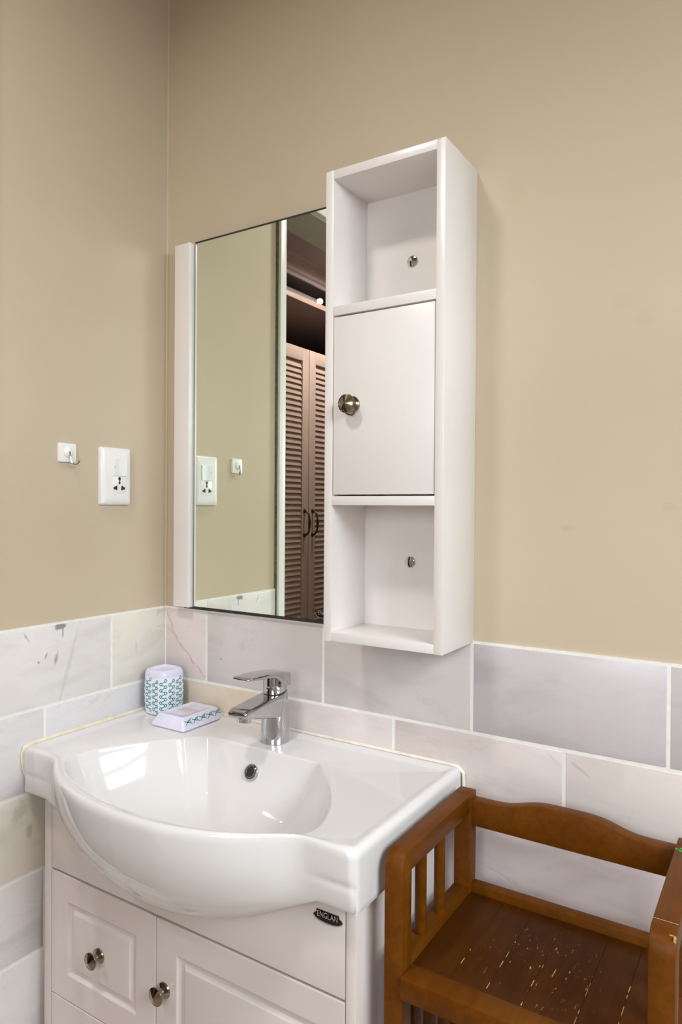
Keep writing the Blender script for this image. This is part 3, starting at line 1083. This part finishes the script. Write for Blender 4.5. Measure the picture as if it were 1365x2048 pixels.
tube(bm, [(0.0045, -.331, -.290), (0.0035, -.3445, -.250), (0.0035, -.3470, -.225), (0.0040, -.343, -.213), (0.0045, -.330, zz_), (0.0045, -.2, zz_), (0.0045, -.1, zz_), (0.0045, -.012, zz_)], .0042, 8)
part('sealant_bead', bm, 'sealant', basin, 'yellowed sealant along the left wall')
bm = bmesh.new()
tube(bm, [(0.006, -.0035, zz_), (.2, -.0035, zz_), (.45, -.0035, zz_), (.68, -.0035, zz_), (.700, -.0035, -.2105), (.7105, -.0035, -.219), (.7115, -.0035, -.25), (.7115, -.0035, -.288)], .0036, 8)
part('sealant_bead', bm, 'sealant_white', basin, 'pale sealant along the back wall')

# ------------------------------------------------------------------ basin tap
FX, FY, FZ = 0.3580, -.0640, -.2136
TY = FY + .048
tap = thing('basin_tap', (FX, FY, FZ), 'chrome single-lever tap on the basin rim', 'tap')


def rrect(cx, w, zc, h, y, r, n=5):
    pts = []
    r = min(r, w / 2 - 1e-4, h / 2 - 1e-4)
    for (sx, sz, a0) in ((1, 1, 0), (-1, 1, 90), (-1, -1, 180), (1, -1, 270)):
        for i in range(n + 1):
            a = math.radians(a0 + 90 * i / n)
            pts.append((cx + sx * (w / 2 - r) + r * math.cos(a), y, zc + sz * (h / 2 - r) + r * math.sin(a)))
    return pts


bm = bmesh.new()
# upright body, its top sloping down to the front
def bodyring(r, z, tilt=0.0, dy=0.0, n=40):
    return [(FX + r * math.cos(2 * math.pi * i / n), FY + dy + r * math.sin(2 * math.pi * i / n), z + tilt * math.sin(2 * math.pi * i / n)) for i in range(n)]


loft(bm, [bodyring(.0258, FZ), bodyring(.0262, FZ + .002), bodyring(.0256, FZ + .03), bodyring(.0248, FZ + .06, .002), bodyring(.0240, FZ + .085, .004), bodyring(.0232, FZ + .0925, .005), bodyring(.021, FZ + .094, .005)], True, True, True)
# spout, swept forward
sp = []
for (y, zt_, zb_, w) in ((-.030, -.1220, -.160, .030), (-.045, -.1215, -.163, .0470), (-.060, -.1220, -.163, .0478), (-.075, -.1235, -.1610, .0474), (-.092, -.1250, -.1575, .0468), (-.115, -.1272, -.1525, .0460), (-.138, -.1294, -.1475, .0450), (-.149, -.1305, -.1452, .0440), (-.154, -.1316, -.1440, .0420), (-.1565, -.1340, -.1425, .0390)):
    sp.append(rrect(FX, w, (zt_ + zb_) / 2, zt_ - zb_, y + TY, .0055))
loft(bm, sp, True, True, True)
body = part('body', bm, 'chrome', tap, ang=50)
bm = bmesh.new()
lathe(bm, [(.0125, -.006), (.0125, .0075), (.0118, .0090), (.0100, .0091), (.0098, .003)], (FX, -.1360 + TY, -.1470), (0, -.2, -1), 28)
ae = part('aerator', bm, 'chrome', body)
bm = bmesh.new()
lathe(bm, [(.0099, .0080), (.0, .0081)], (FX, -.1360 + TY, -.1470), (0, -.2, -1), 20)
part('aerator_mesh', bm, 'darkmetal', ae)
bm = bmesh.new()
loft(bm, [bodyring(.0212, FZ + .0935, .005), bodyring(.0212, FZ + .0965, .005)], True, True, True)
part('ring_gap', bm, 'blackline', tap)
bm = bmesh.new()
loft(bm, [bodyring(.0222, FZ + .0965, .005), bodyring(.0226, FZ + .0985, .005), bodyring(.0226, FZ + .112, .001), bodyring(.0222, FZ + .124)], True, True, True)
lv = []
for (y, zt_, th, w) in ((-.0245, -.0900, .020, .030), (-.0260, -.0868, .0235, .0405), (-.0300, -.0850, .0250, .0452), (-.050, -.0815, .0220, .0480), (-.068, -.0795, .0110, .0478), (-.078, -.0786, .0078, .0474), (-.100, -.0772, .0066, .0462), (-.125, -.0762, .0056, .0440), (-.141, -.0758, .0046, .0405), (-.147, -.0760, .0034, .0350), (-.1490, -.0766, .0018, .0300)):
    lv.append(rrect(FX, w, zt_ - th / 2, th, y + TY, .0040))
loft(bm, lv, True, True, True)
hd = part('lever', bm, 'chrome', tap, ang=40)
bm = bmesh.new(); lathe(bm, [(.0026, 0), (.0, .0006)], (FX, FY - .0224, FZ + .103), (0, -1, 0), 14)
part('temperature_dot', bm, 'darkmetal', hd)

# ------------------------------------------------------------------ tumbler and soap dish
DK = -.2134
CXc, CYc = 0.0490, -.0500


def sq_ring(hw, z, n=48, p=4.2, cx=CXc, cy_=CYc):
    out = []
    for i in range(n):
        a = 2 * math.pi * i / n
        c, s = math.cos(a), math.sin(a)
        r = hw / (abs(c) ** p + abs(s) ** p) ** (1 / p)
        out.append((cx + r * c, cy_ + r * s, z))
    return out


cup = thing('tumbler', (CXc, CYc, DK), 'rounded square tumbler with teal lattice print standing in the corner', 'tumbler')


def cup_hw(h):
    return .0322 + .0022 * math.sin(math.pi * min(1, max(0, (h - .004) / .085)))


part('body', loft(bmesh.new(), [sq_ring(.0290, DK + .0006), sq_ring(.0312, DK + .0020)] + [sq_ring(cup_hw(h), DK + h) for h in (.005, .015, .03, .045, .06, .070, .0805)], True, True, False), 'cupwhite', cup, ang=60)
part('cap', loft(bmesh.new(), [sq_ring(cup_hw(.0805) + .0002, DK + .0805), sq_ring(cup_hw(.0805) - .0002, DK + .087), sq_ring(.0308, DK + .0915), sq_ring(.0285, DK + .0945), sq_ring(.0262, DK + .0950), sq_ring(.0240, DK + .0940), sq_ring(.0225, DK + .0900), sq_ring(.0, DK + .0895)], True, False, False), 'lavender', cup, 'lavender cap', ang=60)
# printed lattice
N_COL, VP = 12, .0128
PER = 2 * math.pi
bm = bmesh.new()


def cup_pt(uu, h, lift=.0003):
    # uu: 0..1 by arc length round the section
    k = uu % 1.0 * len(ARC)
    i = int(k) % len(ARC); f = k - int(k)
    a = ARC[i]; b_ = ARC[(i + 1) % len(ARC)]
    ux, uy = a[0] + (b_[0] - a[0]) * f, a[1] + (b_[1] - a[1]) * f
    s = (cup_hw(h) + lift) / 1.0
    return (CXc + ux * s, CYc + uy * s, DK + h)


unit = [(p[0], p[1]) for p in sq_ring(1.0, 0, 720, 4.2, 0, 0)]
cum = [0]
for i in range(720):
    a, b_ = unit[i], unit[(i + 1) % 720]
    cum.append(cum[-1] + math.hypot(b_[0] - a[0], b_[1] - a[1]))
ARC = []
j = 0
for k in range(240):
    t = cum[-1] * k / 240
    while cum[j + 1] < t:
        j += 1
    f = (t - cum[j]) / (cum[j + 1] - cum[j])
    a, b_ = unit[j % 720], unit[(j + 1) % 720]
    ARC.append((a[0] + (b_[0] - a[0]) * f, a[1] + (b_[1] - a[1]) * f))
CIRC = cum[-1] * .034


def stroke(bm, P, Q, w, fn, n=4):
    dx, dy = Q[0] - P[0], Q[1] - P[1]
    L = math.hypot(dx, dy)
    nx, ny = -dy / L * w / 2, dx / L * w / 2
    prev = None
    for i in range(n + 1):
        x, y = P[0] + dx * i / n, P[1] + dy * i / n
        a = bm.verts.new(fn(x + nx, y + ny)); b_ = bm.verts.new(fn(x - nx, y - ny))
        if prev:
            bm.faces.new((prev[0], prev[1], b_, a))
        prev = (a, b_)


def motif(bm, x, y, hx, hy, w, fn):
    c = [(x, y + hy), (x + hx, y), (x, y - hy), (x - hx, y)]
    for i in range(4):
        stroke(bm, c[i], c[(i + 1) % 4], w, fn, 2)


fn = lambda x, y: cup_pt(x / CIRC, y)
CP = CIRC / N_COL
for col in range(N_COL):
    x0 = col * CP + .004
    x1 = x0 + CP * .52
    for k in range(8):
        yl = .0045 + k * VP - (0.003 if col % 2 else 0)
        yr = yl - VP * .45
        for (x, y) in ((x0, yl), (x1, yr)):
            if .006 < y < 0.0770:
                motif(bm, x, y, .0031, .0037, .0014, fn)
        if .008 < yr and yl < 0.0770:
            stroke(bm, (x0 + .0018, yl - .0016), (x1 - .0018, yr + .0016), .0016, fn)
        if .0085 < yr and yr < 0.0770:
            yn = yl - VP
            if yn > .006:
                stroke(bm, (x1 - .0018, yr - .0016), (x0 + .0018, yn + .0016), .0016, fn)
part('printed_lattice', bm, 'teal', cup, 'teal printed lattice', kind='stuff')

dish = thing('soap_dish', (.139, -.069, DK), 'low lavender soap dish with teal chain print lying beside the tumbler', 'soap dish')
DX0, DX1, DY0, DY1 = .0935, .1855, -.1290, -.0110


def rect_ring(k, z, r=.005, n=4):
    x0, x1, y0, y1 = DX0 + k, DX1 - k, DY0 + k, DY1 - k
    pts = []
    for (cx, cy_, a0) in ((x1 - r, y1 - r, 0), (x0 + r, y1 - r, 90), (x0 + r, y0 + r, 180), (x1 - r, y0 + r, 270)):
        for i in range(n + 1):
            a = math.radians(a0 + 90 * i / n)
            pts.append((cx + r * math.cos(a), cy_ + r * math.sin(a), z))
    return pts


part('body', loft(bmesh.new(), [rect_ring(.002, DK + .0006), rect_ring(0, DK + .003), rect_ring(.0015, DK + .008), rect_ring(.0105, DK + .0235), rect_ring(.0125, DK + .0250), rect_ring(.0150, DK + .0250), rect_ring(.0165, DK + .0238), rect_ring(.030, DK + .0236)], True, True, True), 'lavender', dish, ang=40)
part('price_sticker', box(.1205, .1565, -.083, -.060, DK + .0236, DK + .0239), 'sticker', dish, 'small faded paper sticker')
bm = bmesh.new()


def dish_r(x, y):   # x along the right side (from the front), y height
    h = y
    k = .0015 + (h - .008) / .0155 * .009
    return (DX1 - k + .0003, DY0 + x, DK + h)


for q in range(5):
    xx = .016 + q * .0205
    motif(bm, xx + .006, .0165, .0030, .0026, .0015, dish_r)
    stroke(bm, (xx - .006, .0190), (xx + .0035, .0150), .0015, dish_r)
    stroke(bm, (xx - .005, .0110), (xx + .0045, .0185), .0015, dish_r)
    stroke(bm, (xx + .008, .0185), (xx + .0125, .0205), .0015, dish_r)
    stroke(bm, (xx + .008, .0145), (xx + .0125, .0115), .0015, dish_r)


def dish_l(x, y):
    k = .0015 + (y - .008) / .0155 * .009
    return (DX0 + k - .0003, DY0 + x, DK + y)


for q in range(5):
    xx = .016 + q * .0205
    motif(bm, xx + .006, .0165, .0030, .0026, .0015, dish_l)
    stroke(bm, (xx - .006, .0190), (xx + .0035, .0150), .0015, dish_l)
    stroke(bm, (xx - .005, .0110), (xx + .0045, .0185), .0015, dish_l)
part('printed_chain', bm, 'teal', dish, 'teal printed chain', kind='stuff')

# ------------------------------------------------------------------ wooden high chair
CX0, CX1 = 0.7225, 1.0690
PW = 0.0270
YFc, YRc = -.2985, -.0300
AT = -.2240
SZ = -.3780
ch = thing('wooden_chair', (0.895, -0.165, FL), 'orange-brown wooden armchair with planked seat beside the vanity', 'chair')


def arm(xa, xb):
    # front post and arm rail are one rounded bent
    r = .024
    yf, yr_ = YFc, -.070
    pts = [(yr_, AT), ]
    arc = []
    for i in range(9):
        a = math.radians(90 + 90 * i / 8)
        arc.append((yf + r + r * math.cos(a), AT - r + r * math.sin(a)))
    pts = [(yr_, AT)] + arc + [(yf, -.52), (yf + PW, -.52), (yf + PW, AT - .0290), (yr_, AT - .0290)]
    b_ = bmesh.new()
    prism(b_, pts, 'x', xa, xb, .0016, 2)
    return b_


for (xa, xb) in ((CX0, CX0 + PW), (CX1 - PW, CX1)):
    fr = part('arm', arm(xa, xb), 'wood', ch, ang=30)
    part('leg', box(xa, xb, YFc, YFc + PW, FL, -.519, .0015), 'wood', ch)
    part('leg', box(xa, xb, -.0705, -.0435, FL, AT + .0006, .0022, 2), 'wood', ch)
    part('side_rail', box(xa, xb, YFc + PW - .0005, -.0700, -.4080, -.3690, .0015), 'wood', ch)
    part('side_rail', box(xa + .003, xb - .003, YFc + PW - .0005, -.0700, -.78, -.745, .0015), 'wood', ch)
    xm = (xa + xb) / 2
    for ys in (-.2170, -.1540):
        bm = bmesh.new()
        lathe(bm, [(.0082, 0), (.0082, .1175)], (xm, ys, -.3700), (0, 0, 1), 20)
        part('spindle', bm, 'wood', ch)
    for ys in (-.235, -.185, -.135, -.09):
        part('slat', box(xm - .005, xm + .005, ys - .011, ys + .011, -.746, -.407, .001), 'wood', ch)

# wavy back rail
def rail_top(x):
    c = (x - CX0) / (CX1 - CX0)
    b_ = math.exp(-((c - .50) / .215) ** 4)
    return -.2335 + .0150 * b_


pts = []
xs = [CX0 + PW - .004 + (CX1 - CX0 - 2 * PW + .008) * i / 40 for i in range(41)]
for x in xs:
    pts.append((x, rail_top(x)))
for x in xs[::-1][::4]:
    pts.append((x, -.2745))
bm = bmesh.new()
prism(bm, pts, 'y', -.0640, -.0440, .0022, 2)
part('back_rail', bm, 'wood', ch, 'back rail with a wavy top', ang=40)
part('back_rail_lower', box(CX0 + PW - .002, CX1 - PW + .002, -.0640, -.0460, -.4100, -.3655, .002), 'wood', ch)
# seat planks run front to back between the side rails, closed by a front board
sx0, sx1 = CX0 + PW + .0006, CX1 - PW - .0006
NP = 6
wp = (sx1 - sx0) / NP
bounds = [sx0, 0.8040, 0.8500, 0.8960, 0.9580, 1.0020, sx1]
for i in range(NP):
    dz = random.uniform(-.0006, .0002)
    part('seat_plank', box(bounds[i] + .0001, bounds[i + 1] - .0001, YFc + .0285, -.0650, SZ - .017, SZ + dz, .0004, 1), 'seat', ch)
part('front_board', box(CX0 + PW + .0003, CX1 - PW - .0003, YFc - .0065, YFc + .0280, SZ - .0290, SZ + .0004, .0022), 'wood', ch)
# worn pale splinters along the plank joints
bm = bmesh.new()
random.seed(11)
for xj, segs in ((0.8040, ((-.235, -.222), (-.205, -.200))), (0.8500, ((-.235, -.20), (-.19, -.17), (-.155, -.150), (-.262, -.250))), (0.8960, ((-.268, -.262), (-.24, -.215), (-.20, -.195))),
                 (0.9580, ((-.27, -.225), (-.215, -.18), (-.165, -.15))), (1.0020, ((-.262, -.19), (-.185, -.16), (-.27, -.266)))):
    for (ya, yb_) in segs:
        n = max(2, int((yb_ - ya) / .006))
        for k in range(n):
            if random.random() < .35:
                continue
            y0_ = ya + (yb_ - ya) * k / n
            w = random.uniform(.00015, .0006)
            bx(bm, xj - w, xj + w * random.uniform(.2, 1), y0_, y0_ + (yb_ - ya) / n * .98, SZ - .003, SZ + .0002)
part('worn_edges', bm, 'gap_wood', ch, 'pale worn wood along the plank joints', kind='stuff')
# green paint fleck on the right arm near its rear end, and chipped paint at its front bend
bm = bmesh.new()
gx, gy = 1.0490, -.0820
for (a0, a1, b0, b1) in ((-.0062, .0060, -.0012, .0013), (-.0012, .0020, -.0048, .0046), (-.0040, -.0015, -.0026, .0024), (.0022, .0050, -.0022, .0020)):
    bx(bm, gx + a0, gx + a1, gy + b0, gy + b1, AT - .0005, AT + .0003)
part('paint_fleck', bm, 'green', ch, 'small bright green paint fleck')
bm = bmesh.new()
xr_ = CX1 - PW
for (a0, a1, yy, dy) in ((.0195, .0255, -.2860, .0006), (.0005, .026, -.2665, .0003), (.0240, .0265, -.2895, .0020)):
    bx(bm, xr_ + a0, xr_ + a1, yy - dy, yy + dy, AT - .0150, AT - .0028 if yy < -.28 else AT + .00025)
part('chipped_paint', bm, 'gap_wood', ch, 'pale chips at the front bend of the right arm', kind='stuff')
